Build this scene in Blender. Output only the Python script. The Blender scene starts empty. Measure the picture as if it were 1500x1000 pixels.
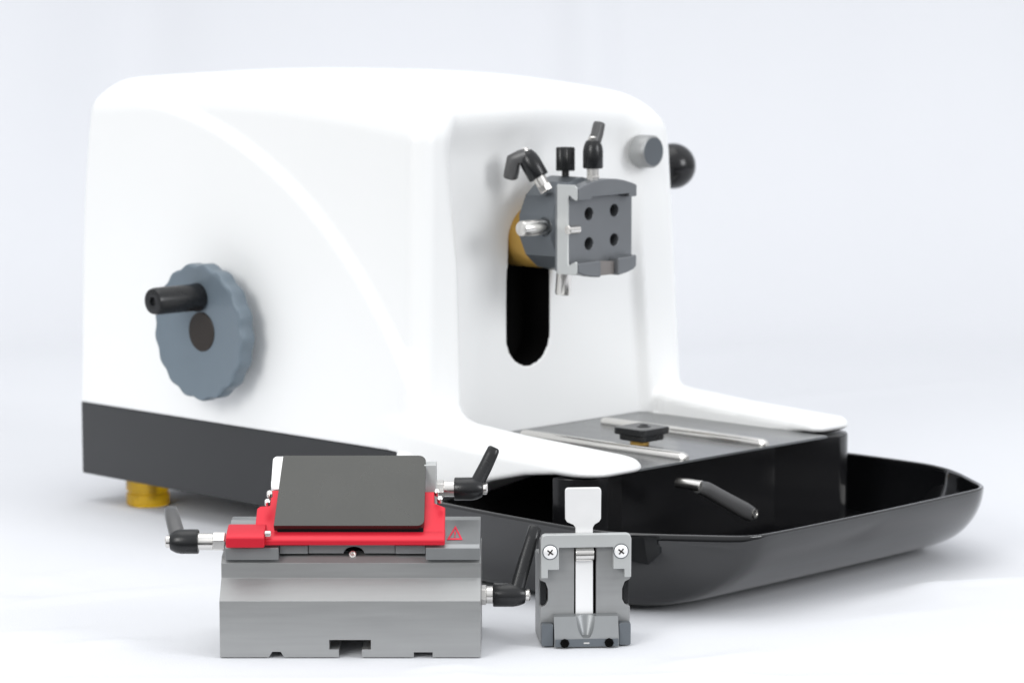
import bpy, bmesh, math, random
import numpy as np
from mathutils import Vector, Matrix
random.seed(4)
scene = bpy.context.scene
COL = scene.collection
R = math.radians

# ---------------------------------------------------------------- camera
cam = bpy.data.cameras.new("camera")
cam.sensor_width = 36.0
cam.lens = 97.44
cam.clip_start = 0.05
cam.clip_end = 60.0
cam_ob = bpy.data.objects.new("camera", cam)
COL.objects.link(cam_ob)
cam_ob.location = (0, 0, 0.35)
cam_ob.rotation_euler = (R(90 - 6.7426), 0, 0)
scene.camera = cam_ob
cam.dof.use_dof = True
cam.dof.focus_distance = 1.56
cam.dof.aperture_fstop = 11.5

# ---------------------------------------------------------------- light
world = bpy.data.worlds.new("World")
scene.world = world
world.use_nodes = True
bg = world.node_tree.nodes["Background"]
# a bright ceiling over a dimmer room
wn = world.node_tree
wtc = wn.nodes.new('ShaderNodeTexCoord')
wsep = wn.nodes.new('ShaderNodeSeparateXYZ')
wmr = wn.nodes.new('ShaderNodeMapRange')
wmr.interpolation_type = 'SMOOTHSTEP'
wmr.inputs[1].default_value = 0.0
wmr.inputs[2].default_value = 0.85
wmr.inputs[3].default_value = 0.58
wmr.inputs[4].default_value = 1.02
wn.links.new(wtc.outputs['Generated'], wsep.inputs[0])
wn.links.new(wsep.outputs[2], wmr.inputs[0])
wlo = wn.nodes.new('ShaderNodeMapRange')      # the room is dark below the table
wlo.inputs[1].default_value = -0.18
wlo.inputs[2].default_value = 0.0
wlo.inputs[3].default_value = 0.12
wlo.inputs[4].default_value = 1.0
wmu = wn.nodes.new('ShaderNodeMath')
wmu.operation = 'MULTIPLY'
wn.links.new(wsep.outputs[2], wlo.inputs[0])
wn.links.new(wmr.outputs[0], wmu.inputs[0])
wn.links.new(wlo.outputs[0], wmu.inputs[1])
wn.links.new(wmu.outputs[0], bg.inputs[1])
bg.inputs[0].default_value = (0.95, 0.97, 1.0, 1)


def area(name, loc, target, size, power, col=(1, 1, 1), size_y=None):
    l = bpy.data.lights.new(name, 'AREA')
    l.energy = power
    l.color = col
    l.size = size
    if size_y:
        l.shape = 'RECTANGLE'
        l.size_y = size_y
    o = bpy.data.objects.new(name, l)
    COL.objects.link(o)
    o.location = loc
    o.rotation_euler = (Vector(target) - Vector(loc)).to_track_quat('-Z', 'Y').to_euler()
    return o


area("overhead_softbox", (-0.25, 1.75, 2.1), (0.0, 1.85, 0.0), 1.5, 9.0, (1.0, 0.99, 0.97), 1.5)
area("front_left_softbox", (-1.35, -0.35, 1.15), (0.0, 1.7, 0.12), 1.0, 24.5, (1.0, 0.995, 0.98))
area("front_right_fill", (2.0, 0.5, 1.0), (0.1, 1.8, 0.1), 0.9, 20.0, (0.97, 0.98, 1.0))  # added fill with no known source, brightens the front recess

vs = scene.view_settings
vs.view_transform = 'Standard'
vs.look = 'None'
vs.gamma = 1.0
vs.exposure = 0.15
vs.use_curve_mapping = False


# ---------------------------------------------------------------- materials
def mat(name, col, rough=0.5, metal=0.0, coat=0.0, var=0.05, scale=40.0, rvar=0.06, bump=0.0, bscale=400.0,
        spec=0.5, trans=0.0, ior=1.45, stretch=None, sheen=0.0, coat_r=0.05):
    m = bpy.data.materials.new(name)
    m.use_nodes = True
    nt = m.node_tree
    b = nt.nodes["Principled BSDF"]
    tc = nt.nodes.new('ShaderNodeTexCoord')
    mp = nt.nodes.new('ShaderNodeMapping')
    if stretch:
        mp.inputs['Scale'].default_value = stretch
    nt.links.new(tc.outputs['Object'], mp.inputs['Vector'])
    n = nt.nodes.new('ShaderNodeTexNoise')
    n.inputs['Scale'].default_value = scale
    n.inputs['Detail'].default_value = 6
    nt.links.new(mp.outputs[0], n.inputs['Vector'])
    mx = nt.nodes.new('ShaderNodeMix')
    mx.data_type = 'RGBA'
    c0 = [max(0, x * (1 - var)) for x in col]
    c1 = [min(1, x * (1 + var)) for x in col]
    mx.inputs[6].default_value = (*c0, 1)
    mx.inputs[7].default_value = (*c1, 1)
    nt.links.new(n.outputs[0], mx.inputs[0])
    nt.links.new(mx.outputs[2], b.inputs['Base Color'])
    rr = nt.nodes.new('ShaderNodeMapRange')
    rr.inputs[3].default_value = max(0.02, rough - rvar)
    rr.inputs[4].default_value = min(1, rough + rvar)
    nt.links.new(n.outputs[0], rr.inputs[0])
    nt.links.new(rr.outputs[0], b.inputs['Roughness'])
    b.inputs['Metallic'].default_value = metal
    b.inputs['Coat Weight'].default_value = coat
    b.inputs['Coat Roughness'].default_value = coat_r
    b.inputs['Specular IOR Level'].default_value = spec
    b.inputs['Transmission Weight'].default_value = trans
    b.inputs['IOR'].default_value = ior
    b.inputs['Sheen Weight'].default_value = sheen
    if bump:
        n2 = nt.nodes.new('ShaderNodeTexNoise')
        n2.inputs['Scale'].default_value = bscale
        n2.inputs['Detail'].default_value = 4
        nt.links.new(mp.outputs[0], n2.inputs['Vector'])
        bp = nt.nodes.new('ShaderNodeBump')
        bp.inputs['Strength'].default_value = bump
        bp.inputs['Distance'].default_value = 0.0005
        nt.links.new(n2.outputs[0], bp.inputs['Height'])
        nt.links.new(bp.outputs[0], b.inputs['Normal'])
    return m


M = {}
M['cloth'] = mat('white_cloth', (0.705, 0.715, 0.742), 0.85, var=0.02, scale=3, bump=0.35, bscale=900, spec=0.2, sheen=0.1)
M['shell'] = mat('white_moulded_plastic', (0.87, 0.875, 0.87), 0.33, var=0.012, scale=6, spec=0.5, bump=0.05, bscale=500)
M['base'] = mat('charcoal_powder_coat', (0.027, 0.028, 0.030), 0.40, var=0.08, bump=0.12, bscale=900)
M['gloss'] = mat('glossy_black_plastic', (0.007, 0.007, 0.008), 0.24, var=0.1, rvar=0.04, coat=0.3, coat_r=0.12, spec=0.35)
M['tray'] = mat('glossy_tray_plastic', (0.005, 0.0053, 0.006), 0.11, var=0.1, rvar=0.04, coat=1.0, coat_r=0.03, spec=0.2)
M['tray'].node_tree.nodes['Principled BSDF'].inputs['Coat IOR'].default_value = 1.58
M['deck'] = mat('dark_ground_steel', (0.15, 0.155, 0.16), 0.22, metal=0.7, var=0.1, stretch=(1, 14, 1), scale=60, rvar=0.08)
M['anod'] = mat('grey_anodised_aluminium', (0.34, 0.345, 0.345), 0.40, metal=0.55, var=0.10, bump=0.12, bscale=1500, rvar=0.09, stretch=(0.5, 9, 9))
M['anod_dark'] = mat('dark_anodised_aluminium', (0.135, 0.15, 0.165), 0.36, metal=0.5, var=0.06, bump=0.08, bscale=1500)
M['anod_mid'] = mat('mid_anodised_aluminium', (0.28, 0.29, 0.295), 0.38, metal=0.55, var=0.09, bump=0.08, bscale=1500)
M['anod_head'] = mat('slate_anodised_aluminium', (0.20, 0.21, 0.222), 0.34, metal=0.55, var=0.06, bump=0.08, bscale=1500)
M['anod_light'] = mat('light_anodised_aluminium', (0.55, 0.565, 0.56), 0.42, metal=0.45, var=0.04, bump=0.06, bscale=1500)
M['steel'] = mat('polished_steel', (0.78, 0.76, 0.73), 0.24, metal=1.0, var=0.04, scale=120, rvar=0.08)
M['brightsteel'] = mat('bright_white_steel', (0.92, 0.92, 0.92), 0.30, metal=0.25, var=0.02, scale=120, rvar=0.06)
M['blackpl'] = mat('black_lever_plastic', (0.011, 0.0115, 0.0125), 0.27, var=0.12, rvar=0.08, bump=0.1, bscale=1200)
M['greypl'] = mat('dark_grey_lever_plastic', (0.085, 0.085, 0.086), 0.30, var=0.1, bump=0.1, bscale=1200)
M['red'] = mat('red_anodised_metal', (0.64, 0.018, 0.038), 0.36, metal=0.25, var=0.06, rvar=0.05, bump=0.06, bscale=1500)
M['redink'] = mat('red_print', (0.75, 0.02, 0.06), 0.6, var=0.05)
M['plate'] = mat('lapped_dark_steel_plate', (0.070, 0.071, 0.068), 0.26, metal=0.75, var=0.16, scale=38, rvar=0.09, bump=0.08, bscale=700)
M['wheel'] = mat('blue_grey_cast_metal', (0.155, 0.195, 0.230), 0.42, metal=0.15, var=0.05, bump=0.15, bscale=700)
M['brown'] = mat('dark_brown_cap', (0.018, 0.012, 0.008), 0.5, var=0.1)
M['brass'] = mat('ochre_bearing_metal', (0.50, 0.30, 0.07), 0.38, metal=0.4, var=0.08)
M['slot'] = mat('slot_shade_matt_black', (0.003, 0.003, 0.003), 0.95, var=0.1, spec=0.1)  # darkness of deep openings put into the colour; grub screws use it too
M['amber'] = mat('amber_polyurethane', (1.0, 0.60, 0.015), 0.22, var=0.03, trans=0.65, ior=1.45)
M['recess'] = mat('recess_taupe_metal', (0.26, 0.24, 0.23), 0.4, metal=0.5, var=0.05)


# ---------------------------------------------------------------- object helpers
def link(name, me, mats, parent=None, bevel=0.0, seg=2, angle=32, mtx=None, smooth=True):
    if isinstance(me, bmesh.types.BMesh):
        bm = me
        me = bpy.data.meshes.new(name)
        bmesh.ops.recalc_face_normals(bm, faces=bm.faces)
        bm.to_mesh(me)
        bm.free()
    if mtx is not None:
        me.transform(mtx)
    if not isinstance(mats, (list, tuple)):
        mats = [mats]
    for m in mats:
        me.materials.append(M[m])
    if smooth:
        me.polygons.foreach_set('use_smooth', [True] * len(me.polygons))
        me.set_sharp_from_angle(angle=R(angle))
    o = bpy.data.objects.new(name, me)
    COL.objects.link(o)
    if parent is not None:
        o.parent = parent
    if bevel:
        b = o.modifiers.new('bevel', 'BEVEL')
        b.width = bevel
        b.segments = seg
        b.limit_method = 'ANGLE'
        b.angle_limit = R(angle)
        b.harden_normals = True
    return o


def thing(name, label, cat, loc, rz=0.0):
    o = bpy.data.objects.new(name, None)
    o.empty_display_size = 0.05
    COL.objects.link(o)
    o.location = loc
    o.rotation_euler = (0, 0, rz)
    o['label'] = label
    o['category'] = cat
    return o


def bm_box(bm, x0, x1, y0, y1, z0, z1):
    vs_ = [bm.verts.new(p) for p in ((x0, y0, z0), (x1, y0, z0), (x1, y1, z0), (x0, y1, z0),
                                     (x0, y0, z1), (x1, y0, z1), (x1, y1, z1), (x0, y1, z1))]
    for f in ((3, 2, 1, 0), (4, 5, 6, 7), (0, 1, 5, 4), (1, 2, 6, 5), (2, 3, 7, 6), (3, 0, 4, 7)):
        bm.faces.new([vs_[i] for i in f])
    return bm


def box(*a):
    return bm_box(bmesh.new(), *a)


AX = {'x': lambda a, b, t: (t, a, b), 'y': lambda a, b, t: (a, t, b), 'z': lambda a, b, t: (a, b, t)}


def prism(pts, axis, t0, t1, bm=None):
    """extrude the polygon pts (the two other axes in xyz order) from t0 to t1 along axis"""
    bm = bm or bmesh.new()
    f = AX[axis]
    a = [bm.verts.new(f(p[0], p[1], t0)) for p in pts]
    b = [bm.verts.new(f(p[0], p[1], t1)) for p in pts]
    bm.faces.new(a)
    bm.faces.new(b[::-1])
    n = len(pts)
    for i in range(n):
        bm.faces.new((a[i], b[i], b[(i + 1) % n], a[(i + 1) % n]))
    return bm


def rrect(x0, x1, y0, y1, r, n=6, corners=(1, 1, 1, 1)):
    out = []
    for k, (cx, cy, a0) in enumerate(((x1 - r, y1 - r, 0), (x0 + r, y1 - r, 90), (x0 + r, y0 + r, 180), (x1 - r, y0 + r, 270))):
        if corners[k]:
            for i in range(n + 1):
                a = R(a0 + 90 * i / n)
                out.append((cx + r * math.cos(a), cy + r * math.sin(a)))
        else:
            a = a0 + 45
            out.append((cx + r * (1 if math.cos(R(a)) > 0 else -1), cy + r * (1 if math.sin(R(a)) > 0 else -1)))
    return out


def lathe(prof, axis_dir=(0, 0, 1), origin=(0, 0, 0), n=48, bm=None, start=0.0):
    """prof: (radius, height) pairs; closed with caps"""
    bm = bm or bmesh.new()
    q = Vector(axis_dir).normalized().to_track_quat('Z', 'Y').to_matrix()
    o = Vector(origin)
    rings = []
    for r, h in prof:
        if r < 1e-7:
            rings.append([bm.verts.new(o + q @ Vector((0, 0, h)))])
        else:
            rings.append([bm.verts.new(o + q @ Vector((r * math.cos(start + 2 * math.pi * i / n), r * math.sin(start + 2 * math.pi * i / n), h))) for i in range(n)])
    for a, b in zip(rings, rings[1:]):
        if len(a) == 1 and len(b) == 1:
            continue
        for i in range(n):
            j = (i + 1) % n
            if len(a) == 1:
                bm.faces.new((a[0], b[i], b[j]))
            elif len(b) == 1:
                bm.faces.new((a[i], a[j], b[0]))
            else:
                bm.faces.new((a[i], a[j], b[j], b[i]))
    if len(rings[0]) > 1:
        bm.faces.new(rings[0][::-1])
    if len(rings[-1]) > 1:
        bm.faces.new(rings[-1])
    return bm


def cyl(p0, p1, r, n=40, bm=None, ch=0.0):
    d = Vector(p1) - Vector(p0)
    L = d.length
    prof = [(r, 0), (r, L)] if not ch else [(r - ch, 0), (r, ch), (r, L - ch), (r - ch, L)]
    return lathe(prof, d, p0, n, bm)


def sweep(sections, bm=None, n=16, p=3.2, up=(0, 0, 1)):
    """superellipse sections (centre, half width, half height) swept along a path"""
    bm = bm or bmesh.new()
    rings = []
    cs = [Vector(s[0]) for s in sections]
    for k, (c, w, h) in enumerate(sections):
        t = (cs[min(k + 1, len(cs) - 1)] - cs[max(k - 1, 0)]).normalized()
        x = t.cross(Vector(up)).normalized()
        y = x.cross(t).normalized()
        ring = []
        for i in range(n):
            a = 2 * math.pi * i / n
            ca, sa = math.cos(a), math.sin(a)
            ring.append(bm.verts.new(Vector(c) + x * (w * math.copysign(abs(ca) ** (2 / p), ca)) + y * (h * math.copysign(abs(sa) ** (2 / p), sa))))
        rings.append(ring)
    for a, b in zip(rings, rings[1:]):
        for i in range(n):
            j = (i + 1) % n
            bm.faces.new((a[i], a[j], b[j], b[i]))
    bm.faces.new(rings[0][::-1])
    bm.faces.new(rings[-1])
    return bm


def to_mesh(bm, name='m'):
    me = bpy.data.meshes.new(name)
    bmesh.ops.recalc_face_normals(bm, faces=bm.faces)
    bm.to_mesh(me)
    bm.free()
    return me


def boolean(a, cutters, op='DIFFERENCE'):
    """a: bmesh; cutters: list of bmesh -> mesh"""
    me = to_mesh(a)
    ob = bpy.data.objects.new('tmp', me)
    COL.objects.link(ob)
    cs = []
    for c in cutters:
        co = bpy.data.objects.new('tmpc', to_mesh(c))
        COL.objects.link(co)
        md = ob.modifiers.new('b', 'BOOLEAN')
        md.operation = op
        md.solver = 'EXACT'
        md.object = co
        cs.append(co)
    bpy.context.view_layer.update()
    dg = bpy.context.evaluated_depsgraph_get()
    res = bpy.data.meshes.new_from_object(ob.evaluated_get(dg))
    for o in [ob] + cs:
        m_ = o.data
        bpy.data.objects.remove(o)
        bpy.data.meshes.remove(m_)
    return res


# ---------------------------------------------------------------- signed-distance modelling of moulded shapes
def rmax(a, b, r):
    return np.minimum(np.maximum(a, b), -r) + np.hypot(np.maximum(a + r, 0), np.maximum(b + r, 0))


def rmin(a, b, r):
    return -rmax(-a, -b, r)


def surface_nets(D, org, h, name):
    S = D < 0
    nx, ny, nz = D.shape
    c = [(i, j, k) for i in (0, 1) for j in (0, 1) for k in (0, 1)]
    cnt = np.zeros((nx - 1, ny - 1, nz - 1), np.int8)
    for i, j, k in c:
        cnt += S[i:nx - 1 + i, j:ny - 1 + j, k:nz - 1 + k]
    act = (cnt > 0) & (cnt < 8)
    I = np.argwhere(act)
    vid = -np.ones(act.shape, np.int64)
    vid[act] = np.arange(len(I))
    P = np.zeros((len(I), 3))
    N = np.zeros(len(I))
    val = {q: D[I[:, 0] + q[0], I[:, 1] + q[1], I[:, 2] + q[2]] for q in c}
    for a in c:
        for ax in range(3):
            if a[ax]:
                continue
            b = list(a)
            b[ax] = 1
            b = tuple(b)
            va, vb = val[a], val[b]
            m = (va < 0) != (vb < 0)
            t = np.where(m, va / np.where(m, va - vb, 1), 0)
            pt = np.tile(np.array(a, float), (len(I), 1))
            pt[:, ax] += t
            P += pt * m[:, None]
            N += m
    P = P / N[:, None]
    g = P.copy()
    # normals from the field's gradient, trilinear
    G = np.zeros_like(P)
    x, y, z = g.T
    v = lambda i, j, k: val[(i, j, k)]
    for ax, (s, t_) in enumerate(((y, z), (x, z), (x, y))):
        for i in (0, 1):
            for j in (0, 1):
                w = (s if i else 1 - s) * (t_ if j else 1 - t_)
                lo = [i, j]
                lo.insert(ax, 0)
                hi = [i, j]
                hi.insert(ax, 1)
                G[:, ax] += w * (v(*hi) - v(*lo))
    P = (P + I) * h + np.array(org)
    quads = []
    for ax in range(3):
        o1, o2 = [q for q in range(3) if q != ax]
        sl0 = [slice(None)] * 3
        sl1 = [slice(None)] * 3
        sl0[ax] = slice(0, -1)
        sl1[ax] = slice(1, None)
        A, B = S[tuple(sl0)], S[tuple(sl1)]
        E_ = np.argwhere(A != B)
        E_ = E_[(E_[:, o1] > 0) & (E_[:, o2] > 0) & (E_[:, o1] < D.shape[o1] - 1) & (E_[:, o2] < D.shape[o2] - 1)]
        flip = A[E_[:, 0], E_[:, 1], E_[:, 2]]
        if ax == 1:
            flip = ~flip
        cells = []
        for d1, d2 in ((-1, -1), (0, -1), (0, 0), (-1, 0)):
            q = E_.copy()
            q[:, o1] += d1
            q[:, o2] += d2
            cells.append(vid[q[:, 0], q[:, 1], q[:, 2]])
        Q = np.stack(cells, 1)
        Q[~flip] = Q[~flip][:, ::-1]
        quads.append(Q)
    Q = np.concatenate(quads)
    me = bpy.data.meshes.new(name)
    me.vertices.add(len(P))
    me.vertices.foreach_set('co', P.astype(np.float32).ravel())
    me.loops.add(len(Q) * 4)
    me.loops.foreach_set('vertex_index', Q.astype(np.int32).ravel())
    me.polygons.add(len(Q))
    me.polygons.foreach_set('loop_start', np.arange(0, len(Q) * 4, 4, dtype=np.int32))
    me.update(calc_edges=True)
    me.polygons.foreach_set('use_smooth', np.ones(len(Q), bool))
    G /= np.linalg.norm(G, axis=1)[:, None] + 1e-12
    me.normals_split_custom_set_from_vertices(G.tolist())
    return me


# ---------------------------------------------------------------- the setting: white cloth sweep
def cloth():
    nx, ny = 460, 900
    rng = np.random.RandomState(3)
    X = np.linspace(-1.9, 1.9, nx)
    s = np.linspace(0, 1, ny)
    # path length parameter: floor from y=-0.2 to 2.75, curve r=.5, wall up
    Lf, r, Lw = 3.1, 0.55, 1.6
    tot = Lf + r * math.pi / 2 + Lw
    S_ = 1.31 + s * (tot - 1.31)
    Yp = np.where(S_ < Lf, -0.2 + S_, np.where(S_ < Lf + r * math.pi / 2, -0.2 + Lf + r * np.sin((S_ - Lf) / r), -0.2 + Lf + r))
    Zp = np.where(S_ < Lf, 0, np.where(S_ < Lf + r * math.pi / 2, r * (1 - np.cos((S_ - Lf) / r)), r + S_ - Lf - r * math.pi / 2))
    t_ = S_ - 1.61      # the cloth hangs down over the near edge of the table
    Zp = np.where(t_ < 0.3, Zp + 0.5 * (t_ - np.sqrt(t_ ** 2 + 0.008 ** 2)), Zp)
    Yp = np.where(t_ < 0.3, 1.41 + 0.5 * (t_ + np.sqrt(t_ ** 2 + 0.008 ** 2)), Yp)
    ang = np.clip((S_ - Lf) / r, 0, math.pi / 2)
    XX, SS = np.meshgrid(X, S_)
    d = np.zeros_like(XX)
    for _ in range(26):       # soft creases
        a = rng.uniform(0, math.pi)
        cx, cy = rng.uniform(-1, 1.2), rng.uniform(1.4, 3.2)
        u = (XX - cx) * math.cos(a) + (SS - cy) * math.sin(a)
        w = -(XX - cx) * math.sin(a) + (SS - cy) * math.cos(a)
        wd = rng.uniform(0.012, 0.05)
        ln = rng.uniform(0.15, 0.5)
        d += rng.uniform(-0.5, 0.9) * 0.0040 * np.exp(-(u / wd) ** 2 - (w / ln) ** 2)
    for _ in range(14):       # gentle vertical hangs on the wall
        cx = rng.uniform(-1.2, 1.2)
        wd = rng.uniform(0.03, 0.12)
        d += rng.uniform(-1, 1) * 0.035 * np.exp(-((XX - cx) / wd) ** 2) * np.clip((SS - Lf) / 0.5, 0, 1)
    YY = SS - 0.2
    def away(x, y, ox, oy, ang_, x0, x1, y0, y1):
        ca, sa = math.cos(ang_), math.sin(ang_)
        lx = (x - ox) * ca + (y - oy) * sa
        ly = -(x - ox) * sa + (y - oy) * ca
        return np.hypot(np.maximum(np.maximum(x0 - lx, lx - x1), 0), np.maximum(np.maximum(y0 - ly, ly - y1), 0))
    dist = np.minimum(np.minimum(away(XX, YY, -0.0888, 1.488, 0, -0.075, 0.075, -0.004, 0.082), away(XX, YY, 0.0413, 1.516, 0, -0.032, 0.032, -0.012, 0.04)),
                      away(XX, YY, -0.31252, 1.9826, R(-44.108), -0.01, 0.60, -0.03, 0.31))
    for _ in range(60):       # small rumples of the cloth between the parts in front
        a = rng.uniform(-0.9, 0.9)
        cx, cy = rng.uniform(-0.35, 0.45), rng.uniform(1.38, 1.9)
        u = (XX - cx) * math.cos(a) + (YY - cy) * math.sin(a)
        w = -(XX - cx) * math.sin(a) + (YY - cy) * math.cos(a)
        d += rng.uniform(-0.4, 1.0) * 0.0036 * np.exp(-(u / rng.uniform(0.02, 0.06)) ** 2 - (w / rng.uniform(0.006, 0.014)) ** 2)
    d += 0.003 * np.exp(-((YY - 1.432 - 0.004 * np.sin(XX * 9)) / 0.014) ** 2)
    m_ = np.clip(dist / 0.03, 0, 1)
    m_ = m_ * m_ * (3 - 2 * m_)
    flo = SS < 2.95
    d = np.where(flo, d * m_ - 0.0004, d)
    V = np.stack([XX, Yp[:, None] - np.sin(ang)[:, None] * d, Zp[:, None] + np.cos(ang)[:, None] * d], -1).reshape(-1, 3)
    me = bpy.data.meshes.new('white_cloth')
    idx = np.arange(nx * ny).reshape(ny, nx)
    F = np.stack([idx[:-1, :-1], idx[:-1, 1:], idx[1:, 1:], idx[1:, :-1]], -1).reshape(-1, 4)
    me.from_pydata(V.tolist(), [], F.tolist())
    o = link('tabletop_cloth', me, 'cloth', smooth=False)
    me.polygons.foreach_set('use_smooth', [True] * len(me.polygons))
    o['kind'] = 'structure'
    return o


cloth()

# ================================================================= MICROTOME
# local frame: x = towards the tray, y = across the machine, z = up
machine = thing('rotary_microtome', 'large white rotary microtome with charcoal base and scalloped grey handwheel', 'microtome',
                (-0.31252, 1.98260, 0), R(-44.108))


def build_shell():
    h = 0.0019
    u = np.arange(-0.008, 0.520, h)
    v = np.arange(-0.012, 0.296, h)
    z = np.arange(0.022, 0.324, h)
    U, V, Z = np.meshgrid(u, v, z, indexing='ij')
    U = U.astype(np.float32); V = V.astype(np.float32); Z = Z.astype(np.float32)
    zz = Z - 0.072
    vL = 0.02 * zz - 0.0015
    vR = 0.2825 - 0.085 * zz
    # side blister below the sweeping arc
    rr = np.hypot(U - 0.037, Z + 0.0649) - 0.3586
    t = np.clip((rr + 0.006) / 0.011, 0, 1)
    t = t * t * (3 - 2 * t) * np.clip((Z - 0.085) / 0.055, 0, 1)
    vL = vL + 0.0038 * t
    dL = vL - V
    dR = V - vR
    dB = 0.024 * zz + 0.012 * np.clip((zz - 0.11) / 0.13, 0, 1) ** 2 - U
    uF = 0.349 - 0.011 * np.clip((V - 0.12) / 0.08, 0, 1)
    dF = U - uF
    dT = Z - (0.3130 - 0.12 * np.maximum(U - 0.14, 0) ** 2 * 3 - 0.25 * (V - 0.13) ** 2 - 0.05 * np.maximum(0.1 - U, 0))
    side = rmax(rmax(dL, dB, 0.007), rmax(dR, dF, 0.016), 0.014)
    body = rmax(rmax(side, dT, 0.026), rmax(rmax(dB, dT, 0.020), rmax(dR, dT, 0.050), 0.004), 0.004)
    del dT, side, t, rr
    # recess in the front
    vr = 0.238 - 0.10 * (Z - 0.08)
    vl = 0.045 - 0.03 * (Z - 0.08)
    ur = 0.331 + 0.006 * np.clip((Z - 0.16) / 0.12, 0, 1)
    rec = rmax(rmax(ur - U, rmax(vl - V, V - vr, 0.012), 0.007), Z - 0.2850, 0.030)
    body = rmax(body, -rec, np.interp(Z, [0.19, 0.275], [0.005, 0.017]).astype(np.float32))
    body = np.maximum(body, 0.0722 - Z)
    # arms either side of the deck
    zt = np.interp(U, [0.30, 0.345, 0.40, 0.48, 0.505], [0.094, 0.0885, 0.0845, 0.0812, 0.0795])
    zl = np.interp(U, [0.30, 0.337, 0.345, 0.369, 0.395, 0.418, 0.445, 0.471, 0.51],
                   [0.040, 0.036, 0.0375, 0.0455, 0.0555, 0.0632, 0.0697, 0.0732, 0.0733])
    inset = np.where(Z > 0.0722, 0.012 * np.clip((0.350 - U) / 0.045, 0, 1), 0)
    def arm(v0, v1, u1, r):
        hu = (u1 - 0.25) / 2
        hv = (v1 - v0) / 2
        qx = np.abs(U - (0.25 + u1) / 2) - hu + r
        qy = np.maximum(v0 + inset - V, V - v1) + r
        d2 = np.hypot(np.maximum(qx, 0), np.maximum(qy, 0)) + np.minimum(np.maximum(qx, qy), 0) - r
        return rmax(np.maximum(d2, np.where(Z < 0.0722, 0.3365, 0.29) - U), Z - zt, 0.0065)
    a1 = arm(-0.0015, 0.055, 0.5035, 0.019)
    a2 = arm(0.2405, 0.2800, 0.4850, 0.010)
    a1 = rmax(a1, zl - Z, 0.0032)
    a2 = rmax(a2, zl - Z, 0.0032)
    d = np.minimum(rmin(body, a1, 0.012), rmin(body, a2, 0.004))
    d = np.maximum(d, np.where(U < 0.3365, 0.0722 - Z, -1))
    # slot
    slot = np.hypot(V - 0.1235, Z - np.clip(Z, 0.1370, 0.200)) - 0.0206
    slot = np.maximum(slot, 0.300 - U)
    d = np.maximum(d, -slot)
    return surface_nets(d, (u[0], v[0], z[0]), h, 'housing')


sh = build_shell()
sh.materials.append(M['shell'])
housing = bpy.data.objects.new('housing', sh)
COL.objects.link(housing)
housing.parent = machine

# deep slot's darkness put in as a near-black tube closed at its back
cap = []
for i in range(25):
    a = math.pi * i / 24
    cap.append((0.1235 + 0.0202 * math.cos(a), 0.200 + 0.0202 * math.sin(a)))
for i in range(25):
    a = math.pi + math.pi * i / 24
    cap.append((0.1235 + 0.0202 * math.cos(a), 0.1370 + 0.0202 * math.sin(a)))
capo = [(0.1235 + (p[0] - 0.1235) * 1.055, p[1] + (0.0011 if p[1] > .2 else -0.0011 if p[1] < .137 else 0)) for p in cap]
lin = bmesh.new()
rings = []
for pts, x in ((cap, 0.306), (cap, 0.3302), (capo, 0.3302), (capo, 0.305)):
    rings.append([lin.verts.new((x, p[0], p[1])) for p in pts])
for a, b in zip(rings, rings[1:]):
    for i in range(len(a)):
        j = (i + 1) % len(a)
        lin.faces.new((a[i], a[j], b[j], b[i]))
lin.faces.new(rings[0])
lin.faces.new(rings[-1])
link('slot_shade_liner', lin, 'slot', machine)

# base block: charcoal side band and the block under the deck
foot_pl = []
for (cx, cy, a0, r) in ((0.493 - 0.024, 0.278 - 0.024, 0, 0.024), (0.006, 0.272, 90, 0.006), (0.006, 0.006, 180, 0.006), (0.493 - 0.024, 0.024, 270, 0.024)):
    for i in range(9):
        a = R(a0 + 90 * i / 8)
        foot_pl.append((cx + r * math.cos(a), cy + r * math.sin(a)))
b_rear = prism([(p[0], p[1]) for p in rrect(0.0, 0.336, 0.0, 0.278, 0.004, 3)], 'z', 0.0203, 0.0720)
link('base_panel', b_rear, 'base', machine, 0.0008)
b_front = prism([(max(p[0], 0.337), p[1]) for p in foot_pl if p[0] > 0.33] + [(0.337, 0.278), (0.337, 0.0)], 'z', 0.0085, 0.0716)
link('deck_block', b_front, 'gloss', machine, 0.0010)

# deck plate with a fine bright edge
dk = prism(rrect(0.3315, 0.4937, 0.0497, 0.2398, 0.001, 2), 'z', 0.0717, 0.0733)
deck = link('deck_plate', dk, 'deck', machine, 0.0003)
for y in (0.0985, 0.1775):
    rl = sweep([((0.350, y, 0.0742), 0.0030, 0.0030), ((0.352, y, 0.0742), 0.0040, 0.0036), ((0.4875, y, 0.0742), 0.0040, 0.0036),
                ((0.4905, y, 0.0742), 0.0034, 0.0030), ((0.4925, y, 0.0742), 0.0018, 0.0016)], p=2.2)
    r_ = link('guide_rail', rl, 'steel', machine)

# clamping tee on the deck
tp = bmesh.new()
prism(rrect(0.4165, 0.4435, 0.1120, 0.1400, 0.004, 4), 'z', 0.0805, 0.0850, tp)
prism(rrect(0.4190, 0.4410, 0.1150, 0.1370, 0.003, 4), 'z', 0.0765, 0.0810, tp)
tee = link('clamping_tee', tp, 'blackpl', machine, 0.0007)
link('washer', cyl((0.430, 0.124, 0.0733), (0.430, 0.124, 0.0768), 0.0062), 'brass', tee, 0.0005)
link('screw_cap', lathe([(0.0045, 0), (0.0045, 0.0004), (0.0028, 0.0009), (0.0025, 0.0003), (0, 0.0003)], (0, 0, 1), (0.430, 0.128, 0.0849)), 'gloss', tee)

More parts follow.
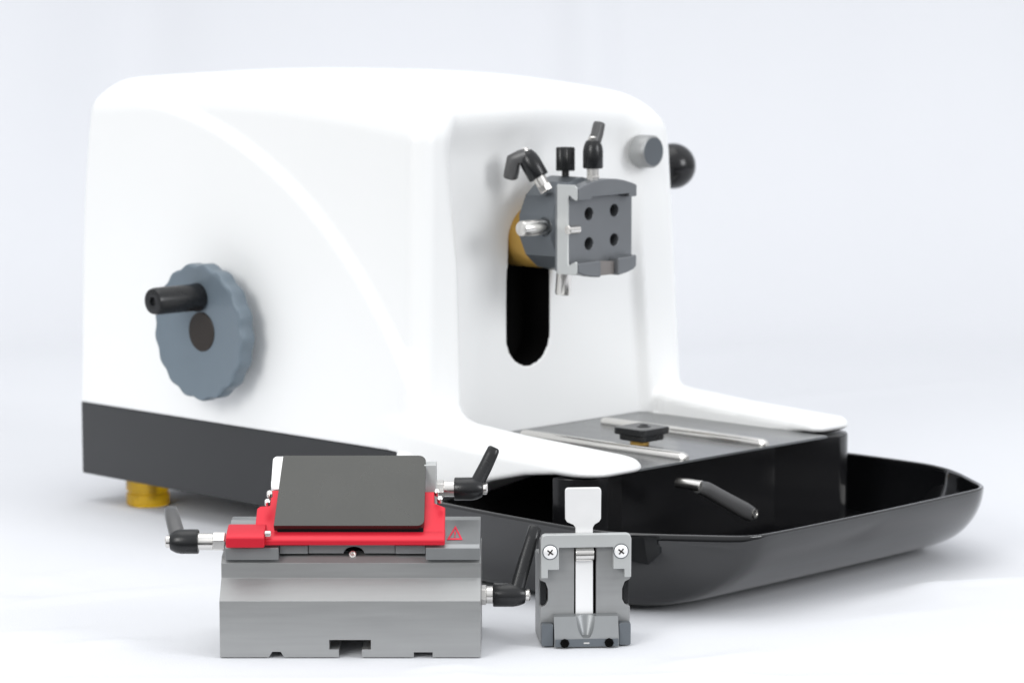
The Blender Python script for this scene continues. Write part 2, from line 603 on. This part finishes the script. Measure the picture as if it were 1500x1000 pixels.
# lever on the deck front
lv = sweep([((0.5085, 0.0895, 0.0596), 0.0048, 0.0040), ((0.5100, 0.0950, 0.0578), 0.0050, 0.0046), ((0.5125, 0.1120, 0.0488), 0.0046, 0.0048),
            ((0.5150, 0.1260, 0.0412), 0.0050, 0.0052), ((0.5158, 0.1322, 0.0378), 0.0046, 0.0048), ((0.5160, 0.1345, 0.0366), 0.0030, 0.0030)], p=2.6)
dl = link('deck_lever', lv, 'greypl', machine)
link('lever_shaft', cyl((0.4930, 0.0880, 0.0605), (0.5110, 0.0905, 0.0598), 0.0036, ch=0.0005), 'steel', dl)
link('lever_end_screw', lathe([(0.0030, 0), (0.0030, 0.0012), (0.0018, 0.0012), (0.0015, 0.0004), (0, 0.0004)], (1, 0.1, 0.1), (0.5195, 0.1315, 0.0385), 24), 'steel', dl)

# feet
def foot(x, y, h=0.021):
    f = link('levelling_foot', lathe([(0.0148, 0), (0.0156, 0.0012), (0.0156, 0.0085), (0.0145, 0.0092), (0.0145, 0.0108), (0.0156, 0.0114), (0.0156, h)], (0, 0, 1), (x, y, 0)), 'amber', machine)
    link('foot_bolt', cyl((x, y, 0.004), (x, y, h + .002), 0.0045), 'steel', f)
foot(0.048, 0.0235)
foot(0.048, 0.250)
foot(0.300, 0.0275)
foot(0.300, 0.250)

# handwheel on the near side
def wheel_bm(cx, cz, y0, y1, r, lobes=17, amp=0.0008, dish=0.004):
    bm = bmesh.new()
    n = lobes * 12
    def ring(scale, y, use=1.0):
        out = []
        for i in range(n):
            a = 2 * math.pi * i / n
            rr = r * scale + use * amp * (1 - 2 * abs(math.sin(lobes * a / 2 + 0.4)) ** 2.2)
            out.append(bm.verts.new((cx + rr * math.cos(a), y, cz + rr * math.sin(a))))
        return out
    rs = [ring(0.16, y1 + 0.006, 0), ring(0.30, y1 + 0.006, 0), ring(0.30, y1, 0), ring(0.94, y1, 0.7), ring(0.985, y1 - 0.001, 1), ring(1.0, y1 - 0.0025, 1), ring(1.0, y0 + 0.0025, 1),
          ring(0.985, y0 + 0.0006, 1), ring(0.95, y0, 0.9), ring(0.90, y0 + 0.0006, 0.3), ring(0.60, y0 + dish * 0.6, 0), ring(0.32, y0 + dish, 0), ring(0.295, y0 + dish, 0)]
    for a, b in zip(rs, rs[1:]):
        for i in range(n):
            j = (i + 1) % n
            bm.faces.new((a[i], a[j], b[j], b[i]))
    bm.faces.new(rs[0])
    bm.faces.new(rs[-1])
    return bm

WX, WZ = 0.1655, 0.1376
hw = link('handwheel', wheel_bm(WX, WZ, -0.0255, -0.0130, 0.0458), 'wheel', machine, angle=50)
link('hub_cap', lathe([(0.0133, 0), (0.0133, 0.0006), (0.0128, 0.0010), (0, 0.0010)], (0, -1, 0), (WX, -0.0212, WZ)), 'brown', hw)
link('wheel_shaft', cyl((WX, -0.0120, WZ), (WX, 0.012, WZ), 0.012), 'anod_dark', hw)
ck = link('crank_grip', lathe([(0.0086, 0), (0.0096, 0.0010), (0.0096, 0.0030), (0.0091, 0.0050), (0.0091, 0.0375), (0.0083, 0.0400), (0.0070, 0.0405), (0.0030, 0.0400), (0.0026, 0.0380), (0, 0.0380)],
                          (0.02, -1, 0), (WX - 0.001, -0.0228, WZ + 0.0235)), 'blackpl', hw, angle=40)

# gray knob and ball handle at the far side
kn = link('adjustment_knob', lathe([(0.0098, 0), (0.0112, 0.0010), (0.0112, 0.0125), (0.0108, 0.0132), (0.0098, 0.0137), (0, 0.0137)], (1, 0, 0), (0.3365, 0.2270, 0.2560)), 'anod', machine, angle=50)
link('knob_face', lathe([(0.0097, 0), (0.0097, 0.0004), (0, 0.0004)], (1, 0, 0), (0.3502, 0.2270, 0.2560)), 'anod_dark', kn)
bmb = bmesh.new()
bmesh.ops.create_uvsphere(bmb, u_segments=48, v_segments=32, radius=0.0166, matrix=Matrix.Translation((0.286, 0.322, 0.2400)))
bh = link('ball_handle', bmb, 'gloss', machine)
link('handle_rod', cyl((0.286, 0.25, 0.2300), (0.286, 0.322, 0.2400), 0.0045), 'steel', bh)


# ---- a clamping lever: collar, hub with arm, end screw
def clamp_lever(parent, p0, axis, tip, L_collar, L_hub, r_hub, arm_w=0.0042, hub_mat='blackpl', arm_mat=None, r_col=0.0052, sf=0.70, bend=None):
    a = Vector(axis).normalized()
    p0 = Vector(p0)
    h0 = p0 + a * L_collar
    h1 = h0 + a * L_hub
    q = (Vector(tip) - h1)
    bm = lathe([(r_hub * 0.95, 0), (r_hub, 0.0006), (r_hub, L_hub * 0.62), (r_hub * 0.92, L_hub * 0.80), (r_hub * 0.74, L_hub * 0.96), (r_hub * 0.66, L_hub)], a, h0, 40)
    st = h0 + a * (L_hub * sf)
    tipv = Vector(tip)
    mid = st.lerp(tipv, 0.5) if bend is None else Vector(bend)
    end_dir = (tipv - mid).normalized()
    side = a.cross(end_dir)
    secs = [(st, arm_w * 1.15, arm_w * 1.0), (st.lerp(mid, 0.5), arm_w * 1.05, arm_w * 0.98), (mid, arm_w, arm_w * 0.95),
            (mid.lerp(tipv, 0.6), arm_w * 0.98, arm_w * 0.92), (tipv - end_dir * 0.001, arm_w * 0.98, arm_w * 0.88), (tipv, arm_w * 0.8, arm_w * 0.7)]
    if arm_mat is None:
        sweep(secs, bm, up=a, n=20, p=3.0)
        ob = link('clamp_lever', bm, hub_mat, parent, angle=45)
    else:
        nf = len(bm.faces)
        sweep(secs, bm, up=a, n=20, p=3.0)
        bm.faces.ensure_lookup_table()
        for f in bm.faces[nf:]:
            f.material_index = 1
        ob = link('clamp_lever', bm, [hub_mat, arm_mat], parent, angle=45)
    c = lathe([(r_col * 0.92, 0), (r_col, 0.0005), (r_col, L_collar * 0.45)], a, p0, 6, start=0.3)
    lathe([(r_col * 0.86, 0), (r_col * 0.86, L_collar * 0.56)], a, p0 + a * (L_collar * 0.45), 36, c)
    link('collar', c, 'steel', ob, 0.0003)
    s = lathe([(r_hub * 0.42, -0.001), (r_hub * 0.50, 0.0005), (r_hub * 0.50, 0.0022), (r_hub * 0.40, 0.0028), (r_hub * 0.24, 0.0028), (r_hub * 0.22, 0.0016), (0, 0.0016)], a, h1, 30)
    link('end_screw', s, 'steel', ob)
    return ob


# ---- specimen head
HV, HZ = 0.1235, 0.2130
link('bearing_ring', cyl((0.318, 0.1235, 0.2035), (0.3535, 0.1235, 0.2035), 0.0208, 64, ch=0.0008), 'brass', machine, angle=50)
hd = lathe([(0.0300, 0), (0.0312, 0.0012), (0.0312, 0.0290), (0.0262, 0.0345)], (1, 0, 0), (0.3505, HV, HZ), 14, start=R(12.8))
cut = [lathe([(0.0062, -0.001), (0.0062, 0.004)], (0, 1, 0), (0.3745, 0.0905, 0.2130), 32)]
head = link('specimen_head', boolean(hd, cut), 'anod_dark', machine, 0.0008, angle=22)
# clamp plate with dovetail jaws
side_pl = [(0.3845, 0.0948), (0.3990, 0.0948), (0.3990, 0.1535), (0.3845, 0.1535)]
pl = box(0.3840, 0.3965, 0.0926, 0.1530, 0.1850, 0.2400)
cuts = []
for (v, z) in ((0.1114, 0.2217), (0.1358, 0.2227), (0.1115, 0.2023), (0.1359, 0.2035)):
    cuts.append(cyl((0.3915, v, z), (0.401, v, z), 0.0041, 32))
cuts.append(cyl((0.3950, 0.1120, 0.1750), (0.3950, 0.1120, 0.1751), 0.001, 6))
plate_ob = link('clamp_plate', boolean(pl, cuts[:4]), 'anod_head', head, 0.0005)
# added thin sheet: the plate's lit left side put into a lighter metal
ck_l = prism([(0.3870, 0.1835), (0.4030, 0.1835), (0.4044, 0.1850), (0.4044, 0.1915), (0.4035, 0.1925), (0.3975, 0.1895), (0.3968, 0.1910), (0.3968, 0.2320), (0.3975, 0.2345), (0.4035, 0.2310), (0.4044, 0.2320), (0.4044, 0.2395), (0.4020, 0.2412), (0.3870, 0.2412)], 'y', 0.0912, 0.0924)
link('lit_side_face', ck_l, 'anod_light', head, 0.0005)
def arc_top(v0, v1, zc, sag):
    return [(v0 + (v1 - v0) * i / 14, zc - sag * ((i / 14) * 2 - 1) ** 2) for i in range(15)]
jt = [(0.1490, 0.2316), (0.1414, 0.2316), (0.1414, 0.2338), (0.1060, 0.2332), (0.1060, 0.2316), (0.0927, 0.2312)] + arc_top(0.0927, 0.1490, 0.2442, 0.0050)
jaw1 = prism(jt, 'x', 0.3960, 0.4045)
link('upper_jaw', jaw1, 'anod_head', head, 0.0011)
jl = [(0.0927, 0.1912), (0.0927, 0.1850), (0.0990, 0.1828), (0.1060, 0.1815), (0.1146, 0.1808), (0.1146, 0.1918)]
jr = [(0.1312, 0.1808), (0.1400, 0.1822), (0.1460, 0.1838), (0.1492, 0.1860), (0.1492, 0.1935), (0.1420, 0.1925), (0.1312, 0.1925)]
jw = prism(jl, 'x', 0.3960, 0.4045)
prism(jr, 'x', 0.3960, 0.4045, jw)
link('lower_jaw', jw, 'anod_head', head, 0.0011)
link('jaw_insert', prism([(0.1148, 0.1815), (0.1310, 0.1815), (0.1310, 0.1900), (0.1148, 0.1912)], 'x', 0.3958, 0.4010), 'recess', head, 0.0005)
for (v, z) in ((0.1114, 0.2217), (0.1358, 0.2227), (0.1115, 0.2023), (0.1359, 0.2035)):
    link('socket_screw', lathe([(0.0038, 0), (0.0038, 0.0010), (0.0020, 0.0010), (0.0019, 0.0002), (0, 0.0002)], (1, 0, 0), (0.3915, v, z), 24), 'blackpl', head)
link('locating_pin', cyl((0.3968, 0.0906, 0.2122), (0.3968, 0.1010, 0.2122), 0.0029, ch=0.0004), 'steel', head)
link('side_pin', lathe([(0.0051, 0), (0.0052, 0.0005), (0.0052, 0.0225), (0.0046, 0.0236), (0.0010, 0.0242), (0, 0.0242)], (0, -1, 0.0), (0.3745, 0.0945, 0.2130)), 'steel', head)
link('lower_pin', lathe([(0.0051, 0), (0.0051, 0.0200), (0.0045, 0.0210), (0.0024, 0.0212), (0.0022, 0.0196), (0, 0.0196)], (-0.05, -0.05, -1), (0.3712, 0.1160, 0.1880)), 'steel', head)
# knurled thumb screw
kb = bmesh.new()
n = 72
r0 = []
for zz_, sc in ((0, .94), (0.0006, 1), (0.0148, 1), (0.0154, .94)):
    r0.append([kb.verts.new(((0.0060 + (0.00022 if i % 2 else 0)) * sc * math.cos(2 * math.pi * i / n), (0.0060 + (0.00022 if i % 2 else 0)) * sc * math.sin(2 * math.pi * i / n), zz_)) for i in range(n)])
for a, b in zip(r0, r0[1:]):
    for i in range(n):
        kb.faces.new((a[i], a[(i + 1) % n], b[(i + 1) % n], b[i]))
kb.faces.new(r0[0]); kb.faces.new(r0[-1])
lathe([(0.0048, -0.0070), (0.0046, -0.0056), (0.0024, -0.0050), (0.0024, 0.001)], (0, 0, 1), (0, 0, 0), 30, kb)
link('thumb_screw', kb, 'blackpl', head, mtx=Matrix.Translation((0.3634, 0.1245, 0.2475)) @ Matrix.Rotation(R(-6), 4, (0.7, 0.7, 0)))
# two clamping levers on the head
clamp_lever(head, (0.3860, 0.1265, 0.2420), (0, 0, 1), (0.3862, 0.1325, 0.2797), 0.0080, 0.0180, 0.0066, 0.0038, 'blackpl', 'greypl', 0.0046, sf=0.85, bend=(0.3861, 0.1300, 0.2715))
clamp_lever(head, (0.3712, 0.0985, 0.2355), (-0.43, -0.24, 0.84), (0.3500, 0.0865, 0.2435), 0.0105, 0.0185, 0.0068, 0.0050, 'blackpl', 'greypl', 0.0048, sf=0.88, bend=(0.3530, 0.0865, 0.2560))

# ================================================================= WASTE TRAY
tray = None
def build_tray():
    CY = 0.1425
    half_rim = [(0.350, 0.1600), (0.400, 0.1635), (0.450, 0.1660), (0.500, 0.1665), (0.525, 0.1655), (0.545, 0.1590), (0.563, 0.1480), (0.580, 0.1350),
                (0.594, 0.1245), (0.6005, 0.1180), (0.6045, 0.1080), (0.6060, 0.060), (0.6066, 0.0)]
    half_bot = [(0.350, 0.1500), (0.400, 0.1510), (0.450, 0.1515), (0.485, 0.1510), (0.500, 0.1500), (0.512, 0.1480), (0.522, 0.1450), (0.530, 0.1410),
                (0.5355, 0.1370), (0.5380, 0.1310), (0.5390, 0.1180), (0.5395, 0.060), (0.5397, 0.0)]
    def densify(h_):
        h_ = np.array(h_)
        t = np.linspace(0, len(h_) - 1, 73)
        from_ = np.arange(len(h_))
        P = np.stack([np.interp(t, from_, h_[:, 0]), np.interp(t, from_, h_[:, 1])], 1)
        for _ in range(3):
            P[1:-1] = 0.25 * P[:-2] + 0.5 * P[1:-1] + 0.25 * P[2:]
        return P
    A, B = densify(half_bot), densify(half_rim)
    full = lambda P: np.concatenate([P * [1, -1], (P * [1, 1])[::-1][1:]])
    A, B = full(A), full(B)
    m = len(A)
    bm = bmesh.new()
    rings = []
    z0, z1 = 0.0045, 0.0500
    # floor rings then the hull
    for s in (0.10, 0.5, 0.9):
        C_ = np.array([0.40, 0.0])
        P = A.copy()
        P[:, 1] *= s
        P[:, 0] = 0.350 + (P[:, 0] - 0.350) * (0.4 + 0.6 * s)
        rings.append([bm.verts.new((p[0], CY + p[1], z0)) for p in P])
    K = 16
    for k in range(K + 1):
        ph = (k / K) * math.pi / 2
        hz = math.sin(ph) ** 0.9
        zz_ = z0 + (z1 - z0) * (1 - math.cos(ph)) ** 0.85
        P = A + (B - A) * hz
        rings.append([bm.verts.new((p[0], CY + p[1], zz_)) for p in P])
    for a, b in zip(rings, rings[1:]):
        for i in range(m - 1):
            bm.faces.new((a[i], a[i + 1], b[i + 1], b[i]))
    a = rings[0]
    for i in range(m // 2):
        j = m - 2 - i
        if i + 1 < j:
            bm.faces.new((a[i], a[i + 1], a[j], a[j + 1]))
        elif i < j + 1 and i + 1 == j:
            bm.faces.new((a[i], a[i + 1], a[j + 1]))
    bmesh.ops.remove_doubles(bm, verts=bm.verts, dist=1e-6)
    return bm

o = link('waste_tray', build_tray(), 'tray', None, angle=60)
sol = o.modifiers.new('thick', 'SOLIDIFY')
sol.thickness = 0.0026
sol.offset = 1
sol.use_even_offset = False
bv = o.modifiers.new('bevel', 'BEVEL')
bv.width = 0.0010
bv.segments = 2
bv.limit_method = 'ANGLE'
bv.angle_limit = R(50)
o.location = machine.location
o.rotation_euler = machine.rotation_euler
o['label'] = 'glossy black scoop-shaped waste tray pushed under the front of the microtome'
o['category'] = 'tray'

# ================================================================= KNIFE HOLDER (front left)
kh = thing('knife_holder', 'grey knife holder block with red guard and dark tilted plate', 'knife holder', (-0.0888, 1.488, 0))
prof = [(0, 0), (0, 0.0313), (0.012, 0.0417), (0.012, 0.0500), (0.0155, 0.0532), (0.024, 0.0545), (0.062, 0.0545), (0.078, 0.040), (0.078, 0)]
bb = prism(prof, 'x', -0.0712, 0.0716)
cuts = [box(-0.0113, 0.0115, -0.01, 0.09, 0.0044, 0.0097), box(-0.0061, 0.0065, -0.01, 0.09, -0.002, 0.0050),
        prism([(-0.0450, -0.001), (-0.0425, 0.0031), (-0.0379, 0.0031), (-0.0355, -0.001)], 'y', -0.01, 0.09),
        box(0.0350, 0.0453, -0.01, 0.09, -0.002, 0.0028)]
base_block = link('base_block', boolean(bb, cuts), 'anod', kh, 0.0005, angle=25)

def slide_prism(x0, x1, f, zb, zf, bm):
    prism([(f, zb), (f, zf), (0.0120 + (f - 0.0095) * 0.9, zf + 0.0018), (0.0385, 0.0654), (0.0440, 0.0682), (0.055, 0.0682), (0.058, 0.060), (0.058, 0.0552), (0.030, 0.0552), (0.024, zb)], 'x', x0, x1, bm)
sl = bmesh.new()
slide_prism(-0.0688, -0.0394, 0.0095, 0.0522, 0.0588, sl)
link('slide_block', sl, 'anod_mid', kh, 0.0004, angle=20)
for a_ in ((0.0414, 0.0712, 0.0095, 0.0522, 0.0588), (-0.0392, -0.0236, 0.0140, 0.0548, 0.0593), (0.0246, 0.0412, 0.0140, 0.0548, 0.0593)):
    sl = bmesh.new()
    slide_prism(*a_, sl)
    link('slide_block', sl, 'anod_mid', kh, 0.0004, angle=20)
cpts = [(-0.0234, 0.0548), (-0.0040, 0.0548)] + [(0.0017 + 0.0057 * math.cos(R(180 - a)), 0.0546 + 0.0040 * math.sin(R(a))) for a in range(10, 171, 10)] + [(0.0074, 0.0548), (0.0244, 0.0548), (0.0244, 0.0606), (-0.0234, 0.0606)]
link('slide_centre', prism(cpts, 'y', 0.0152, 0.0260), 'anod_mid', kh, 0.0003)
link('notch_shade', box(-0.0040, 0.0074, 0.0215, 0.0235, 0.0550, 0.0590), 'slot', kh)  # added black piece stands for the shade inside the notch
link('slide_screw', lathe([(0.0019, 0), (0.0019, 0.003), (0.0012, 0.003), (0.0011, 0.0012), (0, 0.0012)], (0, -0.9, 0.45), (0.0010, 0.0175, 0.0532), 24), 'steel', kh)

# warning triangle printed on the slope
sn = Vector((0, 0.0265, 0.0048)).normalized()
nn = Vector((0, -sn.z, sn.y))
org = Vector((0.0572, 0.0255, 0.0631)) + nn * 0.00012
def tri(s, y0=0.0):
    return [(-s * 0.5, y0 - s * 0.34), (s * 0.5, y0 - s * 0.34), (0, y0 + s * 0.62)]
bm = bmesh.new()
k_ = 1.0
def place(x, y):
    return org + Vector((x, 0, 0)) + sn * (y * 2.6) + nn * 0.0001
outer = [bm.verts.new(place(x, y)) for x, y in tri(0.0088)]
inner = [bm.verts.new(place(x, y)) for x, y in tri(0.0059)]
for i in range(3):
    j = (i + 1) % 3
    bm.faces.new((outer[i], outer[j], inner[j], inner[i]))
for pts in ([(-0.00050, 0.0020), (0.00050, 0.0020), (0.00030, -0.0002), (-0.00030, -0.0002)], [(-0.00038, -0.0007), (0.00038, -0.0007), (0.00038, -0.0014), (-0.00038, -0.0014)]):
    bm.faces.new([bm.verts.new(place(x, y)) for x, y in pts])
link('warning_symbol', bm, 'redink', kh, smooth=False)

# red guard: bottom bar, end block and two cheeks
gd = prism([(0.0075, 0.0606), (0.0075, 0.0636), (0.0095, 0.0652), (0.0200, 0.0682), (0.0200, 0.0640)], 'x', -0.0470, 0.0520)
guard = link('finger_guard', gd, 'red', kh, 0.0007)
bl = prism([(0.0035, 0.0600), (0.0035, 0.0658), (0.0055, 0.0672), (0.0200, 0.0705), (0.0200, 0.0620)], 'x', -0.0678, -0.0466)
link('guard_block', bl, 'red', guard, 0.0008)

TILT = math.atan2(0.0352, 0.039)
TM = Matrix.Translation((0, 0.016, 0.0673)) @ Matrix.Rotation(TILT, 4, 'X')   # local x, t along the slope, n outwards
def tprism(pts, n0, n1):
    return prism(pts, 'z', n0, n1)
lc = [(-0.0530, -0.004), (-0.0526, 0.0155), (-0.0512, 0.0172), (-0.0468, 0.0176), (-0.0456, 0.0200), (-0.0450, 0.0285), (-0.0385, 0.0285), (-0.0385, -0.004)]
link('guard_cheek', tprism(lc, -0.0036, -0.0002), 'red', guard, 0.0005, mtx=TM)
rc = [(0.0390, -0.004), (0.0390, 0.0275), (0.0455, 0.0275), (0.0457, 0.0195), (0.0518, 0.0165), (0.0518, -0.004)]
link('guard_cheek', tprism(rc, -0.0036, -0.0002), 'red', guard, 0.0005, mtx=TM)

pp = link('pressure_plate', tprism([(-0.0422 + 0.0026 * (p[1] / 0.0495) if p[0] < 0 and abs(p[0]) > 0.0 else p[0] - (0.0010 if p[0] < 0 else 0.0003), p[1]) for p in rrect(-0.0411, 0.0408, 0.0, 0.0495, 0.0040, 6)], 0.0004, 0.0046), 'plate', kh, 0.0008, mtx=TM)
link('plate_gap_shade', tprism(rrect(-0.0405, 0.0400, -0.0018, 0.0100, 0.0015, 3), -0.0006, 0.0003), 'gloss', pp, mtx=TM)  # added dark strip for the gap shadow along the plate's lower edge
link('backing_plate', tprism(rrect(-0.0458, 0.0395, 0.0292, 0.0528, 0.0026, 5), -0.0036, -0.0002), 'brightsteel', kh, 0.0004, mtx=TM)
link('side_support', box(0.0395, 0.0465, 0.044, 0.056, 0.058, 0.0995), 'anod_light', kh, 0.0006)
link('side_support', box(-0.0462, -0.0390, 0.044, 0.058, 0.058, 0.0905), 'anod_light', kh, 0.0006)
link('rear_body', box(-0.040, 0.040, 0.036, 0.060, 0.060, 0.0840), 'anod_dark', kh, 0.001)

for p in ((-0.0452, 0.0250, 0.0868), (-0.0462, 0.0225, 0.0826), (0.0472, 0.0290, 0.0870), (0.0490, 0.0250, 0.0838)):
    link('guard_screw', lathe([(0.0014, 0), (0.0016, 0.0003), (0.0016, 0.0030), (0.0010, 0.0036), (0, 0.0036)], (0, -0.5, 0.85), (p[0], p[1], p[2] - 0.002), 20), 'steel', kh)
link('guard_pin', cyl((-0.0466, 0.0075, 0.0672), (-0.0432, 0.0075, 0.0672), 0.0017, ch=0.0003), 'steel', kh)

clamp_lever(kh, (-0.0690, 0.0165, 0.0612), (-1, 0, 0), (-0.1020, 0.0400, 0.0735), 0.0150, 0.0155, 0.0068, 0.0044, 'blackpl', 'greypl', 0.0055, bend=(-0.0992, 0.0290, 0.0700))
clamp_lever(kh, (0.0455, 0.0520, 0.0845), (1, 0, 0), (0.0788, 0.0600, 0.1065), 0.0108, 0.0160, 0.0065, 0.0040, 'blackpl', None, 0.0052, bend=(0.0742, 0.0570, 0.0970))
clamp_lever(kh, (0.0712, 0.0320, 0.0280), (1, 0, 0), (0.1020, 0.0460, 0.0640), 0.0070, 0.0180, 0.0066, 0.0042, 'blackpl', None, 0.0056, bend=(0.0965, 0.0390, 0.0470))

# ================================================================= SMALL CLAMP (front right)
cl = thing('specimen_clamp', 'small upright grey metal clamp block with white paddle and two cross-head screws', 'clamp', (0.0413, 1.516, 0), R(4.5))
W2 = 0.0252
bk = prism([(0.0055, 0.0002), (0.0055, 0.0602), (0.0130, 0.0592), (0.0135, 0.0495), (0.0370, 0.0480), (0.0370, 0.0002)], 'x', -W2, W2)
cuts = [box(-0.0062, 0.0062, 0.0, 0.014, 0.010, 0.070)]
for s in (-1, 1):
    cuts.append(prism([(s * 0.0300, 0.0375), (s * 0.0252, 0.0365), (s * 0.0222, 0.0350), (s * 0.0208, 0.0310), (s * 0.0208, 0.0250), (s * 0.0222, 0.0222), (s * 0.0252, 0.0208), (s * 0.0300, 0.0195)], 'y', 0.0, 0.0140))
link('clamp_body', boolean(bk, cuts), 'anod', cl, 0.0004)
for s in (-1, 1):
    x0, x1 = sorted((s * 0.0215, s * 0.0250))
    link('side_notch_shade', prism(rrect(x0, x1, 0.0215, 0.0360, 0.0012, 3), 'y', 0.0085, 0.0130), 'blackpl', cl, 0.0004)  # added dark pieces: shade of the side cut-outs put into the colour
br = [(-W2, 0.0385), (-0.0214, 0.0385), (-0.0214, 0.0432), (-0.0152, 0.0432), (-0.0152, 0.0556), (0.0152, 0.0556), (0.0152, 0.0432), (0.0214, 0.0432), (0.0214, 0.0385), (W2, 0.0385),
      (W2, 0.0605), (W2 - 0.0007, 0.0623), (W2 - 0.0025, 0.0630), (-W2 + 0.0025, 0.0630), (-W2 + 0.0007, 0.0623), (-W2, 0.0605)]
brk = link('top_bracket', prism(br, 'y', 0.0, 0.0053), 'anod_light', cl, 0.0005)
def cross_screw(x, z):
    b_ = lathe([(0.0036, 0), (0.0038, 0.0003), (0.0037, 0.0008), (0.0024, 0.0015), (0, 0.0018)], (0, -1, 0), (x, 0.0001, z), 36)
    a = R(38)
    cs = []
    for k in (0, 1):
        c_ = box(-0.0021, 0.0021, -0.0030, -0.0007, -0.00045, 0.00045)
        bmesh.ops.transform(c_, matrix=Matrix.Translation((x, 0, z)) @ Matrix.Rotation(a + k * math.pi / 2, 4, 'Y'), verts=c_.verts)
        cs.append(c_)
    link('cross_head_screw', boolean(b_, cs), 'brightsteel', cl)
    for k in (0, 1):
        c_ = box(-0.0019, 0.0019, -0.0009, -0.0006, -0.00042, 0.00042)
        bmesh.ops.transform(c_, matrix=Matrix.Translation((x, 0.0001 * k, z)) @ Matrix.Rotation(a + k * math.pi / 2, 4, 'Y'), verts=c_.verts)
        if k == 0:
            cc_ = c_
        else:
            tm_ = to_mesh(c_)
            cc_.from_mesh(tm_)
            bpy.data.meshes.remove(tm_)
    link('cross_slot', cc_, 'brown', cl)
    link('screw_seat', lathe([(0.0043, 0), (0.0043, 0.0002)], (0, -1, 0), (x, 0.0, z), 36), 'anod_dark', brk)
cross_screw(-0.0202, 0.0533)
cross_screw(0.0194, 0.0533)
# paddle: blade in the channel widening into the white tab
xc = -0.0003
pd = [(xc - 0.0050, 0.0130), (xc + 0.0050, 0.0130), (xc + 0.0047, 0.0655), (xc + 0.0056, 0.0672), (xc + 0.0082, 0.0688), (xc + 0.0092, 0.0705),
      (xc + 0.0093, 0.0862), (xc + 0.0089, 0.0875), (xc + 0.0078, 0.0881), (xc - 0.0094, 0.0881), (xc - 0.0105, 0.0875), (xc - 0.0109, 0.0862), (xc - 0.0108, 0.0705), (xc - 0.0098, 0.0688), (xc - 0.0062, 0.0672), (xc - 0.0050, 0.0655)]
link('paddle', prism(pd, 'y', 0.0066, 0.0090), 'brightsteel', cl, 0.0004)
link('channel_pin', cyl((-0.0056, 0.0060, 0.0512), (0.0046, 0.0060, 0.0512), 0.0043), 'steel', cl, 0.0003)
link('channel_shade', box(-0.00615, 0.00615, 0.0120, 0.01395, 0.0101, 0.0555), 'slot', cl)  # black sheet added for the shade at the back of the channel
# foot
for s in (-1, 1):
    x0, x1 = sorted((s * 0.0184, s * 0.0250))
    link('foot_block', prism(rrect(x0, x1, 0.0002, 0.0128, 0.0010, 3), 'y', -0.0010, 0.0053), 'anod_dark', cl, 0.0004)
lj = prism([(0.0053, 0.0003), (-0.0040, 0.0003), (-0.0040, 0.0050), (-0.0034, 0.0062), (0.0010, 0.0165), (0.0053, 0.0172)], 'x', -0.0180, 0.0180)
cone = lathe([(0.0026, 0), (0.0034, 0.002), (0.0078, 0.012), (0.0105, 0.02)], (0, -0.18, 1), (xc, -0.0018, 0.0056), 40)
ljo = link('lower_jaw', boolean(lj, [cone]), 'anod_mid', cl, 0.0004, angle=28)
link('jaw_front_strip', box(-0.0176, 0.0176, -0.0046, -0.0038, 0.0006, 0.0048), 'anod_dark', ljo, 0.0002)
for x in (-0.0124, 0.0124):
    c_ = lathe([(0.0026, 0), (0.0026, 0.0008), (0.0018, 0.0012), (0.0012, 0.0006), (0, 0.0006)], (0, -1, 0), (x, -0.0045, 0.0027), 8)
    link('grub_screw', c_, 'slot', ljo)
link('index_mark', box(-0.0018, 0.0014, -0.00475, -0.0044, 0.0022, 0.0030), 'steel', ljo)
